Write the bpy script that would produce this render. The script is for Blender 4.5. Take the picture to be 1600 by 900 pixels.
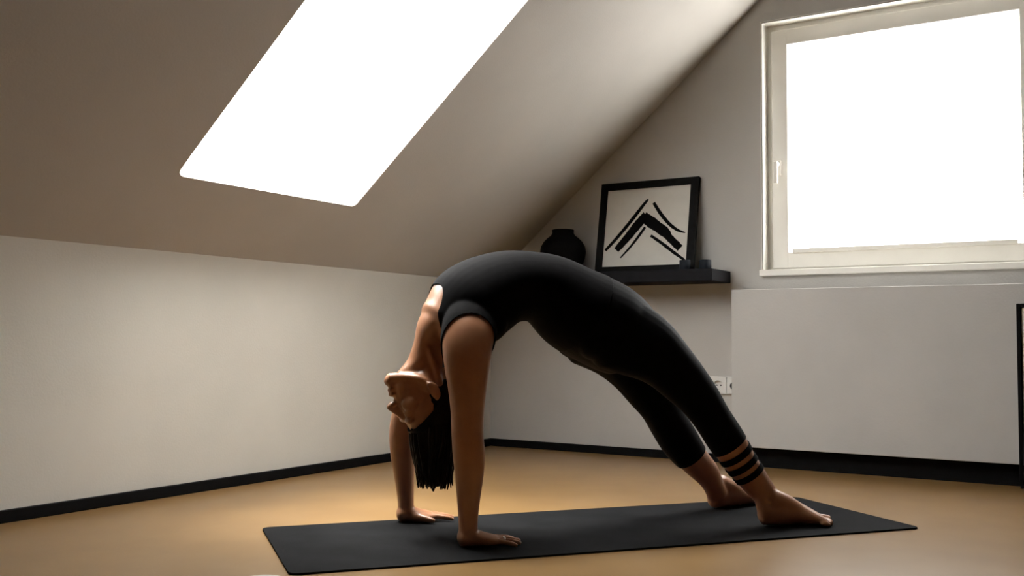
import bpy, bmesh, math, random
import numpy as np
from mathutils import Vector, Matrix

for o in list(bpy.data.objects):
    bpy.data.objects.remove(o, do_unlink=True)
scene = bpy.context.scene
COL = scene.collection
random.seed(7)

# ------------------------------------------------------------------ camera
F_PX, PITCH, ROLL, YAW = 1555.5, 0.0518, 0.0061, -0.5563
CAM = Vector((2.8453, -4.3708, 0.5499))
cy, sy, cp, sp = math.cos(YAW), math.sin(YAW), math.cos(PITCH), math.sin(PITCH)
fwd = Vector((sy * cp, cy * cp, sp))
r0 = Vector((cy, -sy, 0))
u0 = r0.cross(fwd)
rt = math.cos(ROLL) * r0 + math.sin(ROLL) * u0
up = -math.sin(ROLL) * r0 + math.cos(ROLL) * u0
cam_data = bpy.data.cameras.new('camera')
cam = bpy.data.objects.new('camera', cam_data)
COL.objects.link(cam)
cam_data.sensor_width = 36.0
cam_data.lens = F_PX / 1600.0 * 36.0
cam_data.clip_start = 0.02
M = Matrix((rt, up, -fwd)).transposed().to_4x4()
M.translation = CAM
cam.matrix_world = M
scene.camera = cam

# ------------------------------------------------------------------ sky, light, exposure
world = bpy.data.worlds.new('overcast_sky')
scene.world = world
world.use_nodes = True
bg = world.node_tree.nodes['Background']
bg.inputs['Color'].default_value = (1.0, 0.985, 0.96, 1)
bg.inputs['Strength'].default_value = 15.3
sun_data = bpy.data.lights.new('hazy_sun', 'SUN')
sun_data.energy = 7.5
sun_data.angle = math.radians(26)
sun_data.color = (1.0, 0.96, 0.88)
sun = bpy.data.objects.new('hazy_sun', sun_data)
COL.objects.link(sun)
sun.rotation_euler = Vector((-0.23, 0.07, 0.95)).to_track_quat('Z', 'Y').to_euler()
scene.view_settings.view_transform = 'Standard'
scene.view_settings.look = 'None'
scene.view_settings.gamma = 1.0
scene.view_settings.exposure = 0.0

# ------------------------------------------------------------------ helpers
def tag(o, label=None, cat=None, group=None, kind=None):
    if label: o['label'] = label
    if cat: o['category'] = cat
    if group: o['group'] = group
    if kind: o['kind'] = kind
    return o

def empty(name, loc=(0, 0, 0), rot=(0, 0, 0)):
    o = bpy.data.objects.new(name, None)
    o.empty_display_size = 0.1
    COL.objects.link(o)
    o.location = loc
    o.rotation_euler = rot
    return o

def obj(name, bm, mat, parent=None, smooth=False, loc=None):
    me = bpy.data.meshes.new(name)
    bmesh.ops.recalc_face_normals(bm, faces=bm.faces)
    bm.to_mesh(me)
    bm.free()
    if smooth:
        for p in me.polygons: p.use_smooth = True
    o = bpy.data.objects.new(name, me)
    COL.objects.link(o)
    me.materials.append(mat)
    if parent: o.parent = parent
    if loc: o.location = loc
    return o

def pydata(name, V, F, mat, parent=None, smooth=True):
    me = bpy.data.meshes.new(name)
    me.from_pydata([tuple(map(float, v)) for v in V], [], [tuple(map(int, f)) for f in F])
    me.update()
    if smooth:
        for p in me.polygons: p.use_smooth = True
    o = bpy.data.objects.new(name, me)
    COL.objects.link(o)
    me.materials.append(mat)
    if parent: o.parent = parent
    return o

def box(bm, x0, x1, y0, y1, z0, z1, bevel=0.0):
    vs = [bm.verts.new((x, y, z)) for z in (z0, z1) for y in (y0, y1) for x in (x0, x1)]
    fs = []
    for q in ((0, 2, 3, 1), (4, 5, 7, 6), (0, 1, 5, 4), (2, 6, 7, 3), (0, 4, 6, 2), (1, 3, 7, 5)):
        fs.append(bm.faces.new([vs[i] for i in q]))
    if bevel:
        ed = set(e for f in fs for e in f.edges)
        bmesh.ops.bevel(bm, geom=list(ed), offset=bevel, segments=2, affect='EDGES', profile=0.5)
    return vs

def lathe(bm, prof, seg=40):
    rings = []
    for r, z in prof:
        if r < 1e-6:
            rings.append([bm.verts.new((0, 0, z))])
        else:
            rings.append([bm.verts.new((r * math.cos(2 * math.pi * k / seg), r * math.sin(2 * math.pi * k / seg), z)) for k in range(seg)])
    for a, b in zip(rings, rings[1:]):
        for k in range(seg):
            k2 = (k + 1) % seg
            if len(a) == 1 and len(b) == 1: continue
            if len(a) == 1: bm.faces.new((a[0], b[k], b[k2]))
            elif len(b) == 1: bm.faces.new((a[k], a[k2], b[0]))
            else: bm.faces.new((a[k], a[k2], b[k2], b[k]))

def prism(bm, pts, z0, z1):
    lo = [bm.verts.new((x, y, z0)) for x, y in pts]
    hi = [bm.verts.new((x, y, z1)) for x, y in pts]
    bm.faces.new(lo[::-1]); bm.faces.new(hi)
    n = len(pts)
    for i in range(n):
        bm.faces.new((lo[i], lo[(i + 1) % n], hi[(i + 1) % n], hi[i]))

# ------------------------------------------------------------------ materials
def material(name, col, rough=0.6, var=0.0, scale=6.0, bump=0.0, bscale=60.0, spec=0.5, sheen=0.0, metal=0.0, detail=4.0, col2=None, sss=0.0, coat=0.0):
    m = bpy.data.materials.new(name)
    m.use_nodes = True
    nt = m.node_tree
    b = nt.nodes['Principled BSDF']
    b.inputs['Roughness'].default_value = rough
    b.inputs['Specular IOR Level'].default_value = spec
    b.inputs['Metallic'].default_value = metal
    b.inputs['Base Color'].default_value = (*col, 1)
    if sheen:
        b.inputs['Sheen Weight'].default_value = sheen
        b.inputs['Sheen Roughness'].default_value = 0.4
    if sss:
        b.inputs['Subsurface Weight'].default_value = sss
        b.inputs['Subsurface Radius'].default_value = (0.01, 0.004, 0.002)
        b.inputs['Subsurface Scale'].default_value = 1.0
    if coat:
        b.inputs['Coat Weight'].default_value = coat
        b.inputs['Coat Roughness'].default_value = 0.3
    tc = nt.nodes.new('ShaderNodeTexCoord')
    if var or col2:
        n = nt.nodes.new('ShaderNodeTexNoise')
        n.inputs['Scale'].default_value = scale
        n.inputs['Detail'].default_value = detail
        nt.links.new(tc.outputs['Object'], n.inputs['Vector'])
        r = nt.nodes.new('ShaderNodeValToRGB')
        c2 = col2 if col2 else tuple(min(1, c * (1 + var)) for c in col)
        c1 = col if col2 else tuple(c * (1 - var) for c in col)
        r.color_ramp.elements[0].position = 0.35
        r.color_ramp.elements[1].position = 0.65
        r.color_ramp.elements[0].color = (*c1, 1)
        r.color_ramp.elements[1].color = (*c2, 1)
        nt.links.new(n.outputs['Fac'], r.inputs['Fac'])
        nt.links.new(r.outputs['Color'], b.inputs['Base Color'])
    if bump:
        n2 = nt.nodes.new('ShaderNodeTexNoise')
        n2.inputs['Scale'].default_value = bscale
        n2.inputs['Detail'].default_value = 3
        nt.links.new(tc.outputs['Object'], n2.inputs['Vector'])
        bp = nt.nodes.new('ShaderNodeBump')
        bp.inputs['Strength'].default_value = bump
        bp.inputs['Distance'].default_value = 0.004
        nt.links.new(n2.outputs['Fac'], bp.inputs['Height'])
        nt.links.new(bp.outputs['Normal'], b.inputs['Normal'])
    return m

MAT = dict(
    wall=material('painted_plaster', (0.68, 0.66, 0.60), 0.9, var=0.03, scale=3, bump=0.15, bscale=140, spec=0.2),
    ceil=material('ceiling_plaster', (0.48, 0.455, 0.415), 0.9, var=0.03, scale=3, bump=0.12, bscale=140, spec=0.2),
    gable=material('grey_gable_plaster', (0.51, 0.495, 0.47), 0.9, var=0.03, scale=3, bump=0.15, bscale=140, spec=0.2),
    bounce_absorber=material('dark_bounce_absorber', (0.05, 0.038, 0.028), 0.7, var=0.2, scale=8, bump=0.1),  # dark finish added to the unseen room sides to soak up bounce light
    floor=material('ochre_linoleum', (0.225, 0.132, 0.050), 0.30, col2=(0.255, 0.154, 0.062), scale=5, detail=5, spec=0.34),
    black_trim=material('black_painted_wood', (0.004, 0.004, 0.0045), 0.6, var=0.2, scale=20, spec=0.1),
    white_trim=material('white_lacquer', (0.87, 0.85, 0.79), 0.45, var=0.02, scale=8),
    cover=material('light_grey_panel', (0.55, 0.54, 0.52), 0.75, var=0.03, scale=4, bump=0.1, bscale=110, spec=0.3),
    shelf=material('black_stained_board', (0.005, 0.005, 0.007), 0.6, var=0.25, scale=14, spec=0.12),
    frame=material('black_frame_wood', (0.004, 0.004, 0.004), 0.6, var=0.3, scale=30, spec=0.1),
    paper=material('off_white_paper', (0.66, 0.64, 0.59), 0.9, var=0.03, scale=12),
    ink=material('black_ink', (0.004, 0.004, 0.004), 0.9, spec=0.1),
    vase=material('black_matt_ceramic', (0.003, 0.003, 0.0035), 0.8, var=0.2, scale=25, spec=0.1),
    jar=material('dark_blue_grey_glass', (0.012, 0.015, 0.020), 0.6, var=0.2, scale=25, spec=0.12),
    wax=material('candle_wax', (0.10, 0.10, 0.10), 0.6, var=0.1, scale=30),
    plastic=material('white_socket_plastic', (0.75, 0.74, 0.71), 0.35, var=0.02, scale=40),
    black_plastic=material('black_plastic', (0.01, 0.01, 0.01), 0.4, var=0.1, scale=30),
    mat=material('black_rubber_mat', (0.012, 0.0125, 0.0135), 0.75, var=0.2, scale=7, bump=0.2, bscale=420, spec=0.03),
    skin=material('skin', (0.38, 0.175, 0.088), 0.36, col2=(0.43, 0.205, 0.108), scale=18, bump=0.05, bscale=220, spec=0.7),
    hair=material('dark_hair', (0.005, 0.0035, 0.003), 0.5, var=0.3, scale=60, spec=0.15),
    cloth=material('black_stretch_jersey', (0.0028, 0.0028, 0.0034), 0.8, var=0.2, scale=40, bump=0.1, bscale=500, spec=0.05, sheen=0.015),
    leg=material('black_leggings_jersey', (0.003, 0.003, 0.0035), 0.7, var=0.2, scale=40, bump=0.1, bscale=500, spec=0.06, sheen=0.01),
    silver=material('silver_metal', (0.8, 0.8, 0.78), 0.2, metal=1.0),
    cup=material('white_glazed_ceramic', (0.8, 0.79, 0.76), 0.25, var=0.02, scale=30),
)

def glass_mat():
    m = bpy.data.materials.new('window_glass')
    m.use_nodes = True
    nt = m.node_tree
    nt.nodes.clear()
    out = nt.nodes.new('ShaderNodeOutputMaterial')
    mix = nt.nodes.new('ShaderNodeMixShader')
    tr = nt.nodes.new('ShaderNodeBsdfTransparent')
    gl = nt.nodes.new('ShaderNodeBsdfGlossy')
    gl.inputs['Roughness'].default_value = 0.02
    mix.inputs['Fac'].default_value = 0.04
    nt.links.new(tr.outputs[0], mix.inputs[1])
    nt.links.new(gl.outputs[0], mix.inputs[2])
    nt.links.new(mix.outputs[0], out.inputs['Surface'])
    return m
MAT['glass'] = glass_mat()

# ------------------------------------------------------------------ room shell
H, SA = 0.8496, 0.7135                      # knee wall height, roof pitch
CS, SN = math.cos(SA), math.sin(SA)
RX = 2.06                                   # ridge
BACK = -8.0  # unseen depth behind the camera, lengthened to weaken bounce light
def struct(name, bm, mat, parent=None):
    o = obj(name, bm, mat, parent)
    if not parent: o['kind'] = 'structure'
    return o

bm = bmesh.new(); box(bm, -0.2, 2 * RX + 0.2, BACK - 0.2, 0.2, -0.15, 0.0); struct('floor', bm, MAT['floor'])
bm = bmesh.new(); box(bm, -0.2, 0.0, BACK - 0.2, 0.2, 0.0, H + 0.05)
struct('wall_left', bm, MAT['wall'])
bm = bmesh.new(); box(bm, 2 * RX, 2 * RX + 0.2, BACK - 0.2, 0.2, 0.0, H + 0.05); struct('wall_right', bm, MAT['bounce_absorber'])
bm = bmesh.new(); box(bm, 0, 2 * RX, BACK - 0.2, BACK, 0.0, 3.0); struct('wall_front', bm, MAT['bounce_absorber'])
# gable wall with window opening
WX0, WX1, WZ0, WZ1 = 1.451, 2.590, 0.862, 1.990
WT = 0.16
bm = bmesh.new()
box(bm, 0.0, WX0, 0, WT, 0, 3.0); box(bm, WX1, 2 * RX, 0, WT, 0, 3.0)
box(bm, WX0, WX1, 0, WT, 0, WZ0); box(bm, WX0, WX1, 0, WT, WZ1, 3.0)
struct('wall_back', bm, MAT['gable'])

# sloping ceiling: local frame (s up the slope, y, n outward)
SKY = (0.3353, 1.72, -2.2469, -1.384)       # s0, s1, y0, y1 of the skylight opening
SL = RX / CS
def slope_obj(name, bm, mat, parent=None, right=False):
    mt = Matrix(((CS, 0, -SN, 0), (0, 1, 0, 0), (SN, 0, CS, H), (0, 0, 0, 1)))
    if right:
        mt = Matrix.Translation((2 * RX, 0, 0)) @ Matrix.Scale(-1, 4, (1, 0, 0)) @ mt
    bmesh.ops.transform(bm, matrix=mt, verts=bm.verts)
    return obj(name, bm, mat, parent)
TH = 0.07
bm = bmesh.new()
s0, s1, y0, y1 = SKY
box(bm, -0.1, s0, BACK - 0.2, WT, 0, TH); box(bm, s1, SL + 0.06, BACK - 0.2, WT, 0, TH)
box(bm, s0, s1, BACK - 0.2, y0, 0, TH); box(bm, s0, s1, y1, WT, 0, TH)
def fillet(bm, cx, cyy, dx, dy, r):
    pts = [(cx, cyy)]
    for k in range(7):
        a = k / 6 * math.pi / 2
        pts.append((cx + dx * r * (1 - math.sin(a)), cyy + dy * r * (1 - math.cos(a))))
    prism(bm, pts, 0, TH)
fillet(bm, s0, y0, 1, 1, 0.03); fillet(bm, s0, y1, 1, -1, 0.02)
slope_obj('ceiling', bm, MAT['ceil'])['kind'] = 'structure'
bm = bmesh.new(); box(bm, -0.1, SL + 0.06, BACK - 0.2, WT, 0, TH)
slope_obj('ceiling', bm, MAT['bounce_absorber'], right=True)['kind'] = 'structure'
# skylight
sk = empty('window_2', (s0 * CS, (y0 + y1) / 2, H + s0 * SN)); sk['kind'] = 'structure'
def child_keep(o, p):
    o.parent = p
    o.matrix_parent_inverse = Matrix.Translation(-Vector(p.location))
bm = bmesh.new()
for a in ((s0 - .05, s0, y0 - .05, y1 + .05), (s1, s1 + .05, y0 - .05, y1 + .05), (s0, s1, y0 - .05, y0), (s0, s1, y1, y1 + .05)):
    box(bm, a[0], a[1], a[2], a[3], TH, TH + 0.04)
child_keep(slope_obj('skylight_frame', bm, MAT['white_trim']), sk)
bm = bmesh.new(); box(bm, s0 - 0.01, s1 + 0.01, y0 - 0.01, y1 + 0.01, TH + 0.012, TH + 0.018)
child_keep(slope_obj('pane', bm, MAT['glass']), sk)

# baseboards
bm = bmesh.new(); box(bm, 0.0, 0.014, BACK, -0.014, 0, 0.038, 0.003); struct('baseboard_left', bm, MAT['black_trim'])
bm = bmesh.new(); box(bm, 0.0, 2 * RX, -0.014, 0.0, 0, 0.038, 0.003); struct('baseboard_back', bm, MAT['black_trim'])

# ------------------------------------------------------------------ gable window
win = empty('window_1', (WX0, 0, WZ0)); win['kind'] = 'structure'
def wpart(name, bm, mat, smooth=False):
    o = obj(name, bm, mat, None, smooth); child_keep(o, win); return o
bm = bmesh.new()                             # thin plaster bead round the opening
cw = 0.005
box(bm, WX0 - cw, WX0 + .002, -0.006, 0.0, WZ0, WZ1 + cw); box(bm, WX1 - .002, WX1 + cw, -0.006, 0.0, WZ0, WZ1 + cw)
box(bm, WX0, WX1, -0.006, 0.0, WZ1 - .002, WZ1 + cw)
wpart('casing', bm, MAT['white_trim'])
bm = bmesh.new(); box(bm, WX0 - cw - .004, WX1 + cw + .004, -0.030, 0.09, WZ0 - 0.022, WZ0 + .004, .003)
wpart('sill', bm, MAT['white_trim'])
bm = bmesh.new()                             # fixed frame lining the opening
ft = 0.030
FY = 0.066
box(bm, WX0, WX0 + ft, FY, WT, WZ0, WZ1); box(bm, WX1 - ft, WX1, FY, WT, WZ0, WZ1)
box(bm, WX0 + ft, WX1 - ft, FY, WT, WZ1 - ft, WZ1); box(bm, WX0 + ft, WX1 - ft, FY, WT, WZ0, WZ0 + .016)
# white reveal boards lining the opening
box(bm, WX0 - .001, WX0 + .004, -0.006, FY, WZ0, WZ1); box(bm, WX1 - .004, WX1 + .001, -0.006, FY, WZ0, WZ1); box(bm, WX0, WX1, -0.006, FY, WZ1 - .004, WZ1 + .001)
wpart('window_frame', bm, MAT['white_trim'])
bm = bmesh.new()                             # opening sash
a0, a1, b0, b1 = WX0 + ft - .002, WX1 - ft + .002, WZ0 + .014, WZ1 - ft + .002
sw = 0.072
box(bm, a0, a0 + sw, 0.052, 0.105, b0, b1, .004); box(bm, a1 - sw, a1, 0.052, 0.105, b0, b1, .004)
box(bm, a0 + sw - .004, a1 - sw + .004, 0.052, 0.105, b1 - sw, b1, .004); box(bm, a0 + sw - .004, a1 - sw + .004, 0.052, 0.105, b0, b0 + sw, .004)
wpart('sash', bm, MAT['white_trim'])
bm = bmesh.new(); box(bm, a0 + sw + 0.02, a1 - sw - 0.02, 0.040, 0.075, b0 + sw - .006, b0 + sw + 0.014, .003)
wpart('glazing_bead', bm, MAT['white_trim'])
bm = bmesh.new(); box(bm, a0 + sw - .01, a1 - sw + .01, 0.082, 0.088, b0 + sw - .01, b1 - sw + .01)
wpart('pane', bm, MAT['glass'])
bm = bmesh.new()
hz = 1.33
box(bm, a0 + 0.016, a0 + 0.044, 0.044, 0.053, hz - .035, hz + .035, .004)
box(bm, a0 + 0.022, a0 + 0.038, 0.008, 0.047, hz + .008, hz + .024, .004)
box(bm, a0 + 0.020, a0 + 0.040, 0.000, 0.014, hz - .075, hz + .026, .005)
wpart('handle', bm, MAT['white_trim'])

# ------------------------------------------------------------------ boxed-in cover under the window
CX0, CX1, CY = 1.345, 3.0, -0.12
cov = empty('radiator_cover', (CX0, 0, 0))
tag(cov, 'large light grey boxed-in panel on black plinth under the gable window', 'radiator cover')
def cpart(name, bm, mat, root, smooth=False):
    o = obj(name, bm, mat, None, smooth); child_keep(o, root); return o
bm = bmesh.new(); box(bm, CX0, CX1, CY, CY + .018, 0.088, 0.776, .002); cpart('front_panel', bm, MAT['cover'], cov)
bm = bmesh.new(); box(bm, CX0, CX0 + .018, CY + .018, -0.001, 0.088, 0.776, .002); cpart('side_panel', bm, MAT['cover'], cov)
bm = bmesh.new(); box(bm, CX0 + .018, CX1, CY + .018, -0.001, 0.758, 0.776); cpart('top_panel', bm, MAT['cover'], cov)
bm = bmesh.new(); box(bm, CX0 + .02, CX1, CY + .05, -0.015, 0.0, 0.088); cpart('plinth', bm, MAT['black_trim'], cov)

gr = empty('vent_grille', (2.478, CY, 0.0))
tag(gr, 'black-edged grille of white upright slats at the right end of the grey panel', 'grille')
gx0, gx1, gz0, gz1 = 2.476, 2.96, 0.03, 0.698
bm = bmesh.new()
box(bm, gx0, gx0 + .014, CY - .03, CY - .0005, gz0, gz1, .002); box(bm, gx1 - .014, gx1, CY - .03, CY - .0005, gz0, gz1, .002)
box(bm, gx0 + .014, gx1 - .014, CY - .03, CY - .0005, gz1 - .014, gz1); box(bm, gx0 + .014, gx1 - .014, CY - .03, CY - .0005, gz0, gz0 + .06)
box(bm, gx0 + .002, gx0 + .02, CY - .02, CY - .0005, 0.0, gz0 + .002); box(bm, gx1 - .02, gx1 - .002, CY - .02, CY - .0005, 0.0, gz0 + .002)
cpart('frame', bm, MAT['black_trim'], gr)
smesh = None
for k in range(24):
    x = gx0 + .018 + k * 0.0188
    if smesh is None:
        bm = bmesh.new(); box(bm, 0, .015, -.022, -.002, gz0 + .06, gz1 - .014, .002)
        o = obj('slat', bm, MAT['white_trim']); smesh = o.data
    else:
        o = bpy.data.objects.new('slat', smesh); COL.objects.link(o)
    o.location = (x, CY, 0)
    child_keep(o, gr)

# ------------------------------------------------------------------ wall sockets
def socket(x0, label, plug):
    r = empty('wall_socket', (x0 + .04, 0, 0.348))
    tag(r, label, 'socket', 'pair of wall sockets beside the grey panel')
    bm = bmesh.new()
    # square plate with a round well
    n = 32; R = 0.0215; hw = 0.0395
    def ring(rad, y, sq=False):
        vs = []
        for k in range(n):
            a = 2 * math.pi * k / n
            c, s = math.cos(a), math.sin(a)
            m = rad / max(abs(c), abs(s)) if sq else rad
            vs.append(bm.verts.new((m * c, y, m * s)))
        return vs
    rg = [ring(hw, -0.0005, True), ring(hw, -0.011, True), ring(hw - .003, -0.014, True), ring(R + .001, -0.014), ring(R, -0.013), ring(R - .002, -0.001)]
    for a, b in zip(rg, rg[1:]):
        for k in range(n):
            bm.faces.new((a[k], a[(k + 1) % n], b[(k + 1) % n], b[k]))
    bm.faces.new(rg[-1])
    obj('plate', bm, MAT['plastic'], r)
    for s in (-1, 1):
        bm = bmesh.new()
        lathe(bm, [(0, 0), (.0036, 0), (.0036, .002), (0, .002)], 12)  # black discs as holes, enlarged so their colour deepens the well's shade
        bmesh.ops.rotate(bm, verts=bm.verts, cent=(0, 0, 0), matrix=Matrix.Rotation(math.pi / 2, 3, 'X'))
        obj('contact_hole', bm, MAT['black_plastic'], r, loc=(s * .0095, -0.0015, 0))
    for s in (-1, 1):
        bm = bmesh.new(); box(bm, -.004, .004, -.006, -.001, s * .0195 - .002, s * .0195 + .002)
        obj('earth_clip', bm, MAT['silver'], r)
    return r
socket(1.203, 'white round-welled wall socket beside the person\'s shin, left one of the pair', False)
socket(1.283, 'white wall socket half hidden by the grey panel, holding a black plug', True)
bm = bmesh.new()
lathe(bm, [(0, .002), (.0185, .002), (.0195, .006), (.0195, .020), (.017, .034), (.010, .042), (0, .043)], 28)
bmesh.ops.rotate(bm, verts=bm.verts, cent=(0, 0, 0), matrix=Matrix.Rotation(math.pi / 2, 3, 'X'))
pl = empty('power_plug', (1.323, 0, 0.348))
tag(pl, 'black round plug in the socket next to the grey panel', 'plug')
obj('plug_body', bm, MAT['black_plastic'], pl, True)
bm = bmesh.new()
for k in range(9):
    t = k / 8
    c = Vector((0, -.030 + .012 * t, -.012 - 0.30 * t))
    ring_ = [bm.verts.new(c + Vector((.003 * math.cos(a * math.pi / 4), .003 * math.sin(a * math.pi / 4), 0))) for a in range(8)]
    if k:
        for a in range(8): bm.faces.new((prev[a], prev[(a + 1) % 8], ring_[(a + 1) % 8], ring_[a]))
    prev = ring_
obj('cable', bm, MAT['black_plastic'], pl, True)

# ------------------------------------------------------------------ shelf and what stands on it
SZ = 0.866
bm = bmesh.new(); box(bm, 0.30, 1.301, -0.24, -0.0005, SZ - 0.054, SZ, .004)
tag(obj('wall_shelf', bm, MAT['shelf']), 'long black floating shelf on the gable wall under the framed picture', 'shelf')

bm = bmesh.new()
prof = [(0, 0), (.066, 0), (.072, .004), (.092, .04), (.106, .08), (.112, .112), (.108, .138), (.094, .162), (.076, .180), (.060, .192), (.054, .200), (.052, .210), (.055, .219), (.052, .221), (.047, .216), (.046, .20), (.06, .18), (.09, .14), (.10, .11), (.08, .04), (0, .012)]
lathe(bm, prof, 48)
tag(obj('vase', bm, MAT['vase'], None, True, (0.497, -0.125, SZ)), 'bulbous black ceramic vase with short neck on the shelf', 'vase')

LEAN = math.radians(10)
pf = empty('picture_frame', (0.0, -0.10, SZ), (-LEAN, 0, 0))
tag(pf, 'black-framed print of bold black chevron brush strokes leaning on the shelf', 'picture')
px0, px1, ph = 0.658, 1.160, 0.452
bm = bmesh.new()                             # four mitred bars
def bar(bm, q, y0, y1):
    lo = [bm.verts.new((x, y1, z)) for x, z in q]; hi = [bm.verts.new((x, y0, z)) for x, z in q]
    bm.faces.new(lo); bm.faces.new(hi[::-1])
    for i in range(4): bm.faces.new((lo[i], hi[i], hi[(i + 1) % 4], lo[(i + 1) % 4]))
fw_ = 0.034
O_ = [(px0, 0), (px1, 0), (px1, ph), (px0, ph)]
I_ = [(px0 + fw_, fw_), (px1 - fw_ - .004, fw_), (px1 - fw_ - .004, ph - fw_), (px0 + fw_, ph - fw_)]
for i in range(4):
    j = (i + 1) % 4
    bar(bm, [O_[i], O_[j], I_[j], I_[i]], -0.004, 0.018)
obj('frame', bm, MAT['frame'], pf)
bm = bmesh.new(); box(bm, px0 + .01, px1 - .01, 0.006, 0.014, .01, ph - .01); obj('print_sheet', bm, MAT['paper'], pf)
def stroke(pts, widths):
    # smooth ribbon in the sheet plane
    P = [Vector(p) for p in pts]
    Q = []; W = []
    for i in range(len(P) - 1):
        p0, p1, p2, p3 = P[max(i - 1, 0)], P[i], P[i + 1], P[min(i + 2, len(P) - 1)]
        for k in range(8):
            t = k / 8
            Q.append(0.5 * ((2 * p1) + (-p0 + p2) * t + (2 * p0 - 5 * p1 + 4 * p2 - p3) * t * t + (-p0 + 3 * p1 - 3 * p2 + p3) * t ** 3))
            W.append(widths[i] * (1 - t) + widths[i + 1] * t)
    Q.append(P[-1]); W.append(widths[-1])
    bm = bmesh.new(); L = []; R = []
    for i, q in enumerate(Q):
        d = (Q[min(i + 1, len(Q) - 1)] - Q[max(i - 1, 0)]).normalized()
        n = Vector((-d.y, d.x)); w = W[i] * (1 + random.uniform(-.07, .07)) / 2
        L.append(q + n * w); R.append(q - n * w)
    tv = [(bm.verts.new((l.x, .0052, l.y)), bm.verts.new((r.x, .0052, r.y)), bm.verts.new((l.x, .0062, l.y)), bm.verts.new((r.x, .0062, r.y))) for l, r in zip(L, R)]
    for a, b in zip(tv, tv[1:]):
        bm.faces.new((a[0], a[1], b[1], b[0])); bm.faces.new((a[2], b[2], b[3], a[3]))
        bm.faces.new((a[0], b[0], b[2], a[2])); bm.faces.new((a[1], a[3], b[3], b[1]))
    bm.faces.new((tv[0][0], tv[0][2], tv[0][3], tv[0][1])); bm.faces.new((tv[-1][0], tv[-1][1], tv[-1][3], tv[-1][2]))
    obj('brush_stroke', bm, MAT['ink'], pf)
stroke([(0.702, 0.118), (0.759, 0.179), (0.827, 0.260), (0.887, 0.337), (0.908, 0.361)], [.014, .017, .018, .016, .008])
stroke([(0.760, 0.1175), (0.818, 0.183), (0.862, 0.238), (0.904, 0.283)], [.032, .040, .044, .046])
stroke([(0.888, 0.277), (0.930, 0.247), (1.0035, 0.1945), (1.030, 0.165), (1.086, 0.1125)], [.048, .053, .047, .036, .034])
stroke([(0.785, 0.078), (0.830, 0.127), (0.864, 0.170), (0.902, 0.224)], [.006, .011, .013, .012])
stroke([(0.937, 0.342), (0.978, 0.284), (1.025, 0.232), (1.068, 0.200), (1.106, 0.186)], [.014, .018, .017, .013, .005])
stroke([(0.934, 0.181), (0.997, 0.138), (1.057, 0.093), (1.112, 0.055)], [.013, .015, .015, .010])

def jar(x, y, h, r, label):
    rt_ = empty('candle_jar', (x, y, SZ))
    tag(rt_, label, 'candle jar', 'small dark candle jars on the shelf')
    bm = bmesh.new(); lathe(bm, [(0, 0), (r - .002, 0), (r, .003), (r, h - .001), (r - .0012, h), (r - .003, h - .001), (r - .003, .012), (0, .012)], 32)
    obj('glass_cup', bm, MAT['jar'], rt_, True)
    bm = bmesh.new(); lathe(bm, [(0, .0125), (r - .0035, .0125), (r - .0035, h * .7), (0, h * .68)], 28)
    w = obj('wax', bm, MAT['wax'], rt_, True)
    bm = bmesh.new(); box(bm, -.0008, .0008, -.0008, .0008, h * .66, h * .88); obj('wick', bm, MAT['ink'], w)
jar(1.146, -0.165, .046, .025, 'small dark blue-grey candle jar in front of the picture\'s lower right corner')
jar(1.238, -0.155, .044, .027, 'small dark candle jar at the right end of the shelf beside the picture')

# ------------------------------------------------------------------ yoga mat
MX, MY, MR, MW, ML = 1.1772, -2.6564, 0.9061, 0.60, 1.83
MATZ = 0.005
bm = bmesh.new()
pts = []
for (cx_, cy_, a0_) in ((ML - .022, .022, -90), (ML - .022, MW - .022, 0), (.022, MW - .022, 90), (.022, .022, 180)):
    for k in range(7):
        a = math.radians(a0_ + 15 * k)
        pts.append((cx_ + .022 * math.cos(a), cy_ + .022 * math.sin(a)))
prism(bm, pts, 0.0, MATZ)
bmesh.ops.bevel(bm, geom=[e for e in bm.edges if e.calc_length() > 0 and abs(e.verts[0].co.z - e.verts[1].co.z) < 1e-6 and e.verts[0].co.z > .001], offset=.0012, segments=2, affect='EDGES')
ym = obj('yoga_mat', bm, MAT['mat'])
ym.location = (MX, MY, 0.0003); ym.rotation_euler = (0, 0, MR)
tag(ym, 'thin black rubber yoga mat on the ochre floor under the person', 'yoga mat')

# white jar at the lower edge of the picture
jr = empty('lidded_jar', (1.405, -2.965, 0.0))
tag(jr, 'white ceramic jar with flat lid on the floor beside the mat\'s near left corner', 'jar')
bm = bmesh.new()
lathe(bm, [(0, 0), (.036, 0), (.040, .004), (.0425, .03), (.0425, .066), (.041, .068), (0, .068)], 48)
obj('jar_body', bm, MAT['cup'], jr, True)
bm = bmesh.new()
lathe(bm, [(0, .0685), (.0435, .0685), (.0445, .071), (.0445, .080), (.0430, .0825), (.020, .0835), (0, .0838)], 48)
obj('lid', bm, MAT['cup'], jr, False)

# ------------------------------------------------------------------ person in wheel pose (local frame = mat frame)
person = empty('person', (MX, MY, MATZ + 0.0003), (0, 0, MR))
tag(person, 'barefoot person in black tank top and leggings holding a backbend on the mat', 'person')

BV, BF = [], []
def add_mesh(V, F):
    o = len(BV); BV.extend(V); BF.extend([tuple(i + o for i in f) for f in F])

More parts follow.
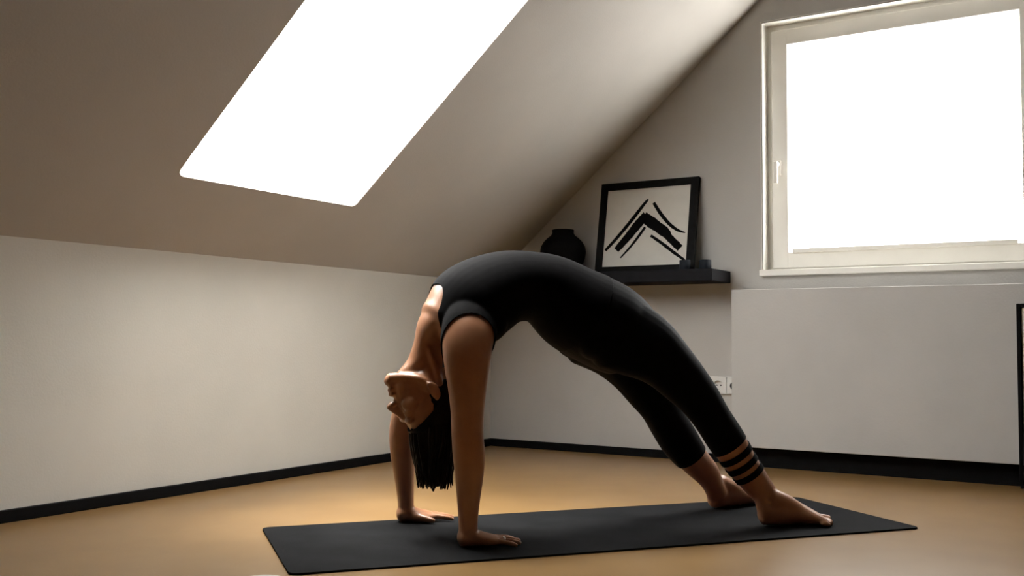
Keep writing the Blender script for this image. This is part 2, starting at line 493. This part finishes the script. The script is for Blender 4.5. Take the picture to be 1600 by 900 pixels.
def catmull(st, sub=5):
    st = [np.array(s, float) for s in st]; out = []
    for i in range(len(st) - 1):
        p0, p1, p2, p3 = st[max(i - 1, 0)], st[i], st[i + 1], st[min(i + 2, len(st) - 1)]
        for k in range(sub):
            t = k / sub
            out.append(0.5 * (2 * p1 + (-p0 + p2) * t + (2 * p0 - 5 * p1 + 4 * p2 - p3) * t * t + (-p0 + 3 * p1 - 3 * p2 + p3) * t ** 3))
    out.append(st[-1]); return out

def tube_mesh(st, side=(0, 1, 0), n=24, sub=5, cap=0.7):
    """st: (u,v,z, ra, rb): ra across the side axis, rb along it"""
    S = catmull(st, sub); side = np.array(side, float)
    C = [s[:3] for s in S]
    T = []
    for i in range(len(C)):
        d = C[min(i + 1, len(C) - 1)] - C[max(i - 1, 0)]; T.append(d / np.linalg.norm(d))
    rings = []
    def ring(c, t, ra, rb):
        b = side - (side @ t) * t; b /= np.linalg.norm(b); a = np.cross(t, b)
        return [c + a * ra * math.cos(2 * math.pi * k / n) + b * rb * math.sin(2 * math.pi * k / n) for k in range(n)]
    def capr(c, t, ra, rb, sg):
        L = cap * min(ra, rb); out = []
        for f in (0.35, 0.7, 0.92):
            out.append(ring(c + sg * t * L * f, t, ra * math.sqrt(1 - f * f), rb * math.sqrt(1 - f * f)))
        return out, c + sg * t * L
    r0_, p0_ = capr(C[0], T[0], S[0][3], S[0][4], -1)
    r1_, p1_ = capr(C[-1], T[-1], S[-1][3], S[-1][4], 1)
    rings = r0_[::-1] + [ring(C[i], T[i], S[i][3], S[i][4]) for i in range(len(C))] + r1_
    V = [p for r in rings for p in r]; F = []
    for i in range(len(rings) - 1):
        for k in range(n):
            k2 = (k + 1) % n
            F.append((i * n + k, i * n + k2, (i + 1) * n + k2, (i + 1) * n + k))
    V.append(p0_); V.append(p1_)
    e0, e1 = len(V) - 2, len(V) - 1; last = (len(rings) - 1) * n
    for k in range(n):
        k2 = (k + 1) % n
        F.append((e0, k2, k)); F.append((e1, last + k, last + k2))
    return V, F

def tube(st, **kw):
    V, F = tube_mesh(st, **kw); add_mesh(V, F)

def ellip_mesh(c, ax, rad, nu=20, nv=12):
    c = np.array(c, float); A = [np.array(a, float) for a in ax]; V, F = [], []
    V.append(c + A[2] * rad[2])
    for i in range(1, nv):
        ph = math.pi * i / nv
        for k in range(nu):
            th = 2 * math.pi * k / nu
            V.append(c + A[0] * rad[0] * math.sin(ph) * math.cos(th) + A[1] * rad[1] * math.sin(ph) * math.sin(th) + A[2] * rad[2] * math.cos(ph))
    V.append(c - A[2] * rad[2])
    for k in range(nu):
        k2 = (k + 1) % nu
        F.append((0, 1 + k, 1 + k2))
        F.append((len(V) - 1, 1 + (nv - 2) * nu + k2, 1 + (nv - 2) * nu + k))
        for i in range(nv - 2):
            F.append((1 + i * nu + k, 1 + (i + 1) * nu + k, 1 + (i + 1) * nu + k2, 1 + i * nu + k2))
    return V, F
XYZ = ((1, 0, 0), (0, 1, 0), (0, 0, 1))
def ellip(c, rad, ax=XYZ):
    V, F = ellip_mesh(c, ax, rad); add_mesh(V, F)

VM = 0.33
# torso
tube([(1.010, VM, .560, .122, .150), (.955, VM, .592, .128, .165), (.868, VM, .633, .124, .158), (.788, VM, .682, .106, .132), (.724, VM, .699, .097, .124),
      (.650, VM, .695, .102, .132), (.582, VM, .667, .114, .142), (.530, VM, .632, .118, .146), (.482, VM, .588, .096, .128)], n=36)
# glutes, shoulder blades
for s in (-1, 1):
    ellip((.915, VM + s * .072, .560), (.085, .078, .075))
    ellip((.560, VM + s * .085, .600), (.055, .055, .060))
# arms
tube([(.520, .250, .610, .070, .060), (.497, .205, .570, .072, .062), (.484, .182, .520, .068, .058), (.481, .172, .463, .060, .053), (.481, .168, .412, .052, .047), (.481, .166, .351, .045, .042),
      (.481, .163, .290, .043, .040), (.484, .160, .240, .043, .040), (.485, .158, .190, .039, .036), (.483, .156, .130, .032, .030), (.482, .155, .075, .026, .027), (.482, .154, .035, .025, .028)])
tube([(.515, .410, .610, .070, .060), (.502, .450, .570, .066, .062), (.492, .475, .520, .060, .058), (.466, .497, .463, .054, .053), (.438, .515, .412, .049, .047), (.413, .530, .351, .042, .042),
      (.399, .542, .290, .039, .040), (.399, .548, .240, .039, .040), (.403, .552, .190, .036, .036), (.408, .555, .130, .030, .030), (.413, .557, .075, .025, .027), (.415, .558, .035, .024, .028)])
# legs
tube([(.960, .255, .570, .115, .085), (1.050, .238, .525, .098, .084), (1.111, .225, .477, .079, .076), (1.166, .212, .420, .068, .064), (1.208, .203, .372, .059, .057), (1.245, .196, .318, .053, .053),
      (1.287, .190, .256, .053, .054), (1.334, .182, .186, .048, .048), (1.377, .175, .130, .043, .040), (1.412, .168, .085, .037, .034), (1.425, .163, .050, .036, .032)])
tube([(.960, .405, .570, .115, .085), (1.037, .418, .512, .088, .084), (1.102, .428, .453, .074, .074), (1.160, .436, .388, .067, .064), (1.202, .440, .335, .059, .057), (1.241, .445, .280, .060, .055),
      (1.283, .448, .221, .059, .055), (1.332, .452, .166, .050, .047), (1.380, .454, .120, .043, .038), (1.408, .458, .080, .035, .033), (1.425, .462, .050, .035, .032)])

def foot(hx, hy, ang, med):
    d = np.array([math.cos(ang), math.sin(ang), 0]); s = np.array([-math.sin(ang), math.cos(ang), 0])
    P = lambda t, w, z: np.array([hx, hy, 0]) + d * t + s * w * med + np.array([0, 0, z])
    st = []
    for t, z, hh, hw, off in ((.012, .026, .024, .022, 0), (.035, .034, .033, .030, 0), (.07, .042, .041, .031, .002), (.11, .038, .037, .034, .004), (.15, .028, .027, .040, .003), (.18, .020, .019, .043, 0), (.198, .014, .0135, .042, -.001)):
        st.append((*P(t, off, z), hh, hw))
    tube(st, side=s, cap=.5)
    tube([(*P(.042, 0, .080), .032, .032), (*P(.085, .003, .064), .029, .032), (*P(.13, .006, .042), .022, .032), (*P(.175, .006, .020), .012, .030)], side=s)
    for w, t1, r in ((.030, .240, .0115), (.0085, .238, .0078), (-.0095, .231, .0075), (-.0265, .221, .0072), (-.0425, .208, .0070)):
        tube([(*P(.180, w * .95, r + .004), r, r), (*P(t1 - .025, w, r + .005), r * .95, r), (*P(t1 - .006, w, r + .0005), r, r * 1.02)], side=s, n=14, sub=4)
    tube([(*P(-.004, 0, .130), .022, .022), (*P(.012, 0, .085), .023, .022), (*P(.022, 0, .050), .025, .025), (*P(.028, 0, .028), .026, .026)], side=s, n=16)
foot(1.379, .162, math.atan2(-.045, .226), 1)     # near (right) foot, big toe towards the far side
foot(1.399, .460, math.atan2(.075, .22), -1)

def hand(wx, wy, ang, med, sc=.95):
    d = np.array([math.cos(ang), math.sin(ang), 0]); s = np.array([-math.sin(ang), math.cos(ang), 0])
    P = lambda t, w, z: np.array([wx, wy, 0]) + sc * (d * t + s * w * med) + np.array([0, 0, z])
    tube([(*P(-.016, 0, .024), .023, .026), (*P(.012, .002, .024), .023, .032), (*P(.045, .002, .0185), .018, .039), (*P(.078, .001, .0145), .0135, .040)], side=s, cap=.6)
    ellip(P(.030, .026, .017), (.026, .018, .0165))
    for w0, a, L, r in ((.031, 15, .070, .0080), (.0105, 5, .078, .0082), (-.010, -6, .072, .0079), (-.030, -18, .058, .0071)):
        a = math.radians(a); ca, sa_ = math.cos(a), math.sin(a)
        Q = lambda t, z: P(.078 + t * ca, w0 + t * sa_, z)
        tube([(*Q(-.022, .0150), r * 1.1, r * 1.12), (*Q(0, .0165), r * 1.12, r * 1.1), (*Q(L * .30, .0145), r, r * .95), (*Q(L * .52, .0135), r, r), (*Q(L * .78, .0100), r * .88, r * .9), (*Q(L - .006, .0078), r * .78, r * .85)], side=s, n=14, sub=4)
    a = math.radians(38); ca, sa_ = math.cos(a), math.sin(a)
    Q = lambda t, z: P(.018 + t * ca, .026 + t * sa_, z)
    tube([(*Q(-.012, .018), .013, .013), (*Q(.022, .0155), .0115, .012), (*Q(.046, .0125), .0098, .0105), (*Q(.066, .0092), .0078, .009)], side=(-sa_ * d + ca * s), n=14, sub=4)
hand(.482, .154, math.radians(-7), 1)
hand(.415, .558, math.radians(2), -1)

# head
HO = np.array((.412, VM, .374))
hu = np.array((.40, 0, -.9165)); hf = np.array((-.9165, 0, -.40)); hw_ = np.array((0, 1, 0))
HP = lambda f, w, h: HO + hf * f + hw_ * w + hu * h
HAX = (hf, hw_, hu)
def hell(f, w, h, rad): ellip(HP(f, w, h), rad, HAX)
hell(-.014, 0, .030, (.092, .072, .080))
hell(.026, 0, -.030, (.056, .056, .080))
hell(.070, 0, -.092, (.020, .024, .017)); hell(.022, 0, -.062, (.052, .054, .044)); hell(.000, 0, -.050, (.050, .058, .050))
hell(.032, 0, .042, (.042, .056, .046))
for s in (-1, 1):
    tube([(*HP(-.012, s * .054, -.030), .013, .010), (*HP(-.004, s * .050, -.060), .013, .012), (*HP(.035, s * .034, -.085), .014, .013), (*HP(.068, s * .010, -.097), .015, .015)], side=hw_, n=14)
    hell(.052, s * .040, -.018, (.026, .020, .020))
    hell(.072, s * .030, .026, (.012, .024, .009))
    hell(.066, s * .030, .006, (.013, .015, .010))
    hell(.092, s * .009, -.030, (.010, .008, .007))
    hell(-.016, s * .073, -.026, (.015, .006, .027))
    hell(-.010, s * .071, -.046, (.009, .006, .010))
tube([(*HP(.074, 0, .020), .010, .009), (*HP(.086, 0, -.002), .010, .009), (*HP(.098, 0, -.022), .010, .010), (*HP(.101, 0, -.028), .010, .011)], side=hw_, n=14)
hell(.080, 0, -.056, (.012, .022, .0075)); hell(.078, 0, -.068, (.012, .020, .0080))
# neck and throat
tube([(.500, VM, .600, .075, .085), (.468, VM, .555, .062, .064), (.447, VM, .510, .055, .055), (.432, VM, .460, .053, .052), (.420, VM, .410, .055, .056)])
tube([(.455, VM, .640, .036, .080), (.424, VM, .585, .036, .070), (.405, VM, .530, .030, .040), (.385, VM, .480, .028, .036), (.350, VM, .452, .016, .030)], n=18)
for s in (-1, 1):                                # neck tendons
    tube([(.418, VM + s * .018, .580, .010, .010), (.408, VM + s * .030, .530, .011, .011), (.425, VM + s * .048, .470, .011, .012), (.436, VM + s * .056, .420, .011, .011)], n=12)

# voxel union -> one continuous skin surface
def fuse(V, F, voxel, smooth_it):
    me = bpy.data.meshes.new('fuse_tmp'); me.from_pydata([tuple(map(float, v)) for v in V], [], F); me.update()
    o = bpy.data.objects.new('fuse_tmp', me); COL.objects.link(o)
    md = o.modifiers.new('r', 'REMESH'); md.mode = 'VOXEL'; md.voxel_size = voxel; md.adaptivity = 0
    sm = o.modifiers.new('s', 'SMOOTH'); sm.factor = 0.5; sm.iterations = smooth_it
    tr = o.modifiers.new('t', 'TRIANGULATE')
    dg = bpy.context.evaluated_depsgraph_get()
    e = o.evaluated_get(dg); m2 = e.to_mesh()
    nv, nf = len(m2.vertices), len(m2.polygons)
    co = np.empty(nv * 3); m2.vertices.foreach_get('co', co); co = co.reshape(-1, 3)
    fl = np.empty(nf * 3, int); m2.loops.foreach_get('vertex_index', fl)
    e.to_mesh_clear(); bpy.data.objects.remove(o, do_unlink=True); bpy.data.meshes.remove(me)
    return co, fl.reshape(-1, 3)
SV, SF = fuse(BV, BF, 0.0036, 4)
def relax(V, F, w, it):
    E = np.unique(np.sort(np.concatenate([F[:, [0, 1]], F[:, [1, 2]], F[:, [2, 0]]]), axis=1), axis=0)
    a, b = E[:, 0], E[:, 1]; n = len(V)
    deg = np.bincount(a, minlength=n) + np.bincount(b, minlength=n)
    V = V.copy()
    for k in range(it):
        lam = .6 if k % 2 == 0 else -.61
        for c in range(3):
            x = V[:, c]
            m = (np.bincount(a, x[b], n) + np.bincount(b, x[a], n)) / np.maximum(deg, 1)
            V[:, c] = x + lam * w * (m - x)
    return V
ramp = lambda x, a, b: np.clip((x - a) / (b - a), 0, 1)
wt = np.maximum(ramp(SV[:, 2], .43, .47) * ramp(SV[:, 0], .30, .35), ramp(SV[:, 0], .75, .85) * ramp(SV[:, 2], .028, .045))
SV = relax(SV, SF, wt, 120)
SV[:, 2] = np.maximum(SV[:, 2], 0.0004)          # palms and soles press flat on the mat
pydata('body', SV, SF, MAT['skin'], person)

def normals(V, F):
    n = np.cross(V[F[:, 1]] - V[F[:, 0]], V[F[:, 2]] - V[F[:, 0]])
    N = np.zeros_like(V)
    for k in range(3): np.add.at(N, F[:, k], n)
    return N / np.maximum(np.linalg.norm(N, axis=1, keepdims=True), 1e-12)

def clip(V, F, field):
    """keep field > 0, cutting triangles on the zero line"""
    f = field(V); f = np.where(np.abs(f) < 1e-7, 1e-7, f); inside = f > 0
    cnt = inside[F].sum(1)
    out = [tuple(t) for t in F[cnt == 3]]
    V = [v for v in V]; cache = {}
    def cut(a, b):
        k = (a, b) if a < b else (b, a)
        if k not in cache:
            t = f[a] / (f[a] - f[b]); cache[k] = len(V); V.append(V[a] + (V[b] - V[a]) * t)
        return cache[k]
    for t in F[(cnt > 0) & (cnt < 3)]:
        ins = [inside[i] for i in t]
        if sum(ins) == 1:
            k = ins.index(True); a, b, c = t[k], t[(k + 1) % 3], t[(k + 2) % 3]
            out.append((a, cut(a, b), cut(a, c)))
        else:
            k = ins.index(False); a, b, c = t[k], t[(k + 1) % 3], t[(k + 2) % 3]
            ab, ac = cut(a, b), cut(a, c)
            out.append((ab, b, c)); out.append((ab, c, ac))
    return np.array(V), np.array(out)

def component(V, F, seed):
    par = np.arange(len(V))
    # label propagation by min
    while True:
        m = par[F].min(1); new = par.copy()
        for k in range(3): np.minimum.at(new, F[:, k], m)
        new = new[new]
        if (new == par).all(): break
        par = new
    used = np.unique(F)
    d = ((V[used] - np.array(seed)) ** 2).sum(1); root = par[used[d.argmin()]]
    F = F[par[F[:, 0]] == root]
    used, inv = np.unique(F, return_inverse=True)
    return V[used], inv.reshape(-1, 3)

def garment(name, V, F, off, mat):
    N = NRM_FIELD(V)
    o = pydata(name, V + N * off, F, mat, person)
    md = o.modifiers.new('hem', 'SOLIDIFY'); md.thickness = 0.0022; md.offset = -1
    return o
SN_ = normals(SV, SF)
from mathutils import kdtree
kd = kdtree.KDTree(len(SV))
for i, v in enumerate(SV): kd.insert(v, i)
kd.balance()
def NRM_FIELD(V):
    return np.array([SN_[kd.find(v)[1]] for v in V])

def arm_field(cx, cv, cz):
    return lambda V: ((V[:, 0] - cx) / .088) ** 2 + ((V[:, 1] - cv) / .12) ** 2 + ((V[:, 2] - cz) / .105) ** 2 - 1
throat = np.array((.405, VM, .555)); cd = np.array((.30, 0, .954)); cn = np.array((-.954, 0, .30))
def neck_field(V):
    s = (V - throat) @ cd; q = (V - throat) @ cn
    D = np.where(q > -.06, .135, .05)
    w = np.clip((q + .10) / .06, 0, 1); D = .05 + (.145 - .05) * w
    return (np.abs(V[:, 1] - VM) / .086) ** 4 + (np.maximum(s, 0) / D) ** 4 - 1
wdir = np.array((.86, 0, -.5)); wpt = np.array((.86, VM, .64))
waist = lambda V: -((V - wpt) @ wdir)
V1, F1 = clip(SV, SF, lambda V: waist(V) + .03)
V1, F1 = clip(V1, F1, arm_field(.482, .115, .515))
V1, F1 = clip(V1, F1, arm_field(.455, .545, .515))
V1, F1 = clip(V1, F1, neck_field)
V1, F1 = clip(V1, F1, lambda V: V[:, 2] - .47)
V1, F1 = component(V1, F1, (.72, VM, .80))
garment('tank_top', V1, F1, .0048, MAT['cloth'])

# leggings: cut-outs at the near ankle
def shank(V, p, q):
    p, q = np.array(p), np.array(q); d = (q - p) / np.linalg.norm(q - p); return (V - p) @ d
nA, nB = (1.246, .196, .317), (1.412, .168, .085)
fA, fB = (1.240, .443, .280), (1.408, .458, .080)
near = lambda V: V[:, 1] < VM - .02
def leg_field(hn, hf_):
    def f(V):
        a = np.where(V[:, 0] > 1.0, np.where(V[:, 1] < .32, hn - shank(V, nA, nB), hf_ - shank(V, fA, fB)), 1.0)
        return np.clip(a, -1, .5)
    return f
V2, F2 = clip(SV, SF, lambda V: np.minimum(-waist(V), V[:, 0] - .70))
VL, FL = clip(V2, F2, leg_field(.098, .135))
VL, FL = component(VL, FL, (1.0, VM, .68))
garment('leggings', VL, FL, .0035, MAT['leg'])
for a, b in ((.118, .137), (.153, .172), (.187, .206)):
    Vb, Fb = clip(V2, F2, lambda V: np.where(V[:, 1] < .32, b - shank(V, nA, nB), -1.0))
    Vb, Fb = clip(Vb, Fb, lambda V: np.where(V[:, 0] > 1.1, shank(V, nA, nB) - a, -1.0))
    Vb, Fb = component(Vb, Fb, (1.35, .12, .17))
    garment('ankle_band', Vb, Fb, .0032, MAT['leg'])

# ring on the near hand
bm = bmesh.new()
for i in range(16):
    a = 2 * math.pi * i / 16
    for j in range(6):
        b = 2 * math.pi * j / 6
        bm.verts.new((.0015 * math.sin(b), (.0100 + .0014 * math.cos(b)) * math.cos(a), (.0100 + .0014 * math.cos(b)) * math.sin(a)))
bm.verts.ensure_lookup_table()
for i in range(16):
    for j in range(6):
        bm.faces.new((bm.verts[i * 6 + j], bm.verts[((i + 1) % 16) * 6 + j], bm.verts[((i + 1) % 16) * 6 + (j + 1) % 6], bm.verts[i * 6 + (j + 1) % 6]))
obj('ring', bm, MAT['silver'], person, True, (.574, .132, .0148))

# hair: scalp cap plus hanging locks
HVv, HFf = [], []
def hadd(m):
    o = len(HVv); HVv.extend(m[0]); HFf.extend([tuple(i + o for i in f) for f in m[1]])
capV, capF = ellip_mesh(HP(-.014, 0, .034), HAX, (.098, .079, .087), 40, 28)
capV = np.array(capV)
rel = capV - HO; ff = rel @ hf; hh = rel @ hu
tri = []
for f in capF: tri.extend([(f[0], f[i], f[i + 1]) for i in range(1, len(f) - 1)])
CVv, CFf = clip(capV, np.array(tri), lambda V: -.030 + 1.9 * ((V - HO) @ hu) - (V - HO) @ hf)
hadd((list(CVv), [tuple(f) for f in CFf]))
hadd(tube_mesh([(.452, VM, .420, .050, .066), (.444, VM, .360, .075, .074), (.440, VM, .300, .070, .072), (.438, VM, .250, .060, .062), (.438, VM, .205, .052, .050), (.440, VM, .165, .040, .036), (.440, VM, .142, .022, .020)], n=36, cap=.4))
rng = random.Random(3)
for i in range(110):
    a = rng.uniform(0, 2 * math.pi); rr = math.sqrt(rng.uniform(.35, 1))
    ca, sa_ = math.cos(a) * rr, math.sin(a) * rr
    zb = .118 + .05 * abs(rng.gauss(0, .55)) + .018 * abs(ca)
    x0_, y0_ = .444 + ca * .070, VM + sa_ * .070
    x2_, y2_ = .438 + ca * .050, VM + sa_ * .048
    j = lambda k: rng.uniform(-k, k)
    r = rng.uniform(.005, .009)
    hadd(tube_mesh([(x0_, y0_, .345, r, r), (x0_ + j(.006), y0_ + j(.006), .27, r, r), ((x0_ + x2_) / 2 + j(.006), (y0_ + y2_) / 2 + j(.006), .22, r, r), (x2_ + j(.005), y2_ + j(.005), .175, r * .8, r * .8), (x2_ + j(.008), y2_ + j(.008), zb, r * .25, r * .25)], n=7, sub=3))
pydata('hair', HVv, HFf, MAT['hair'], person)
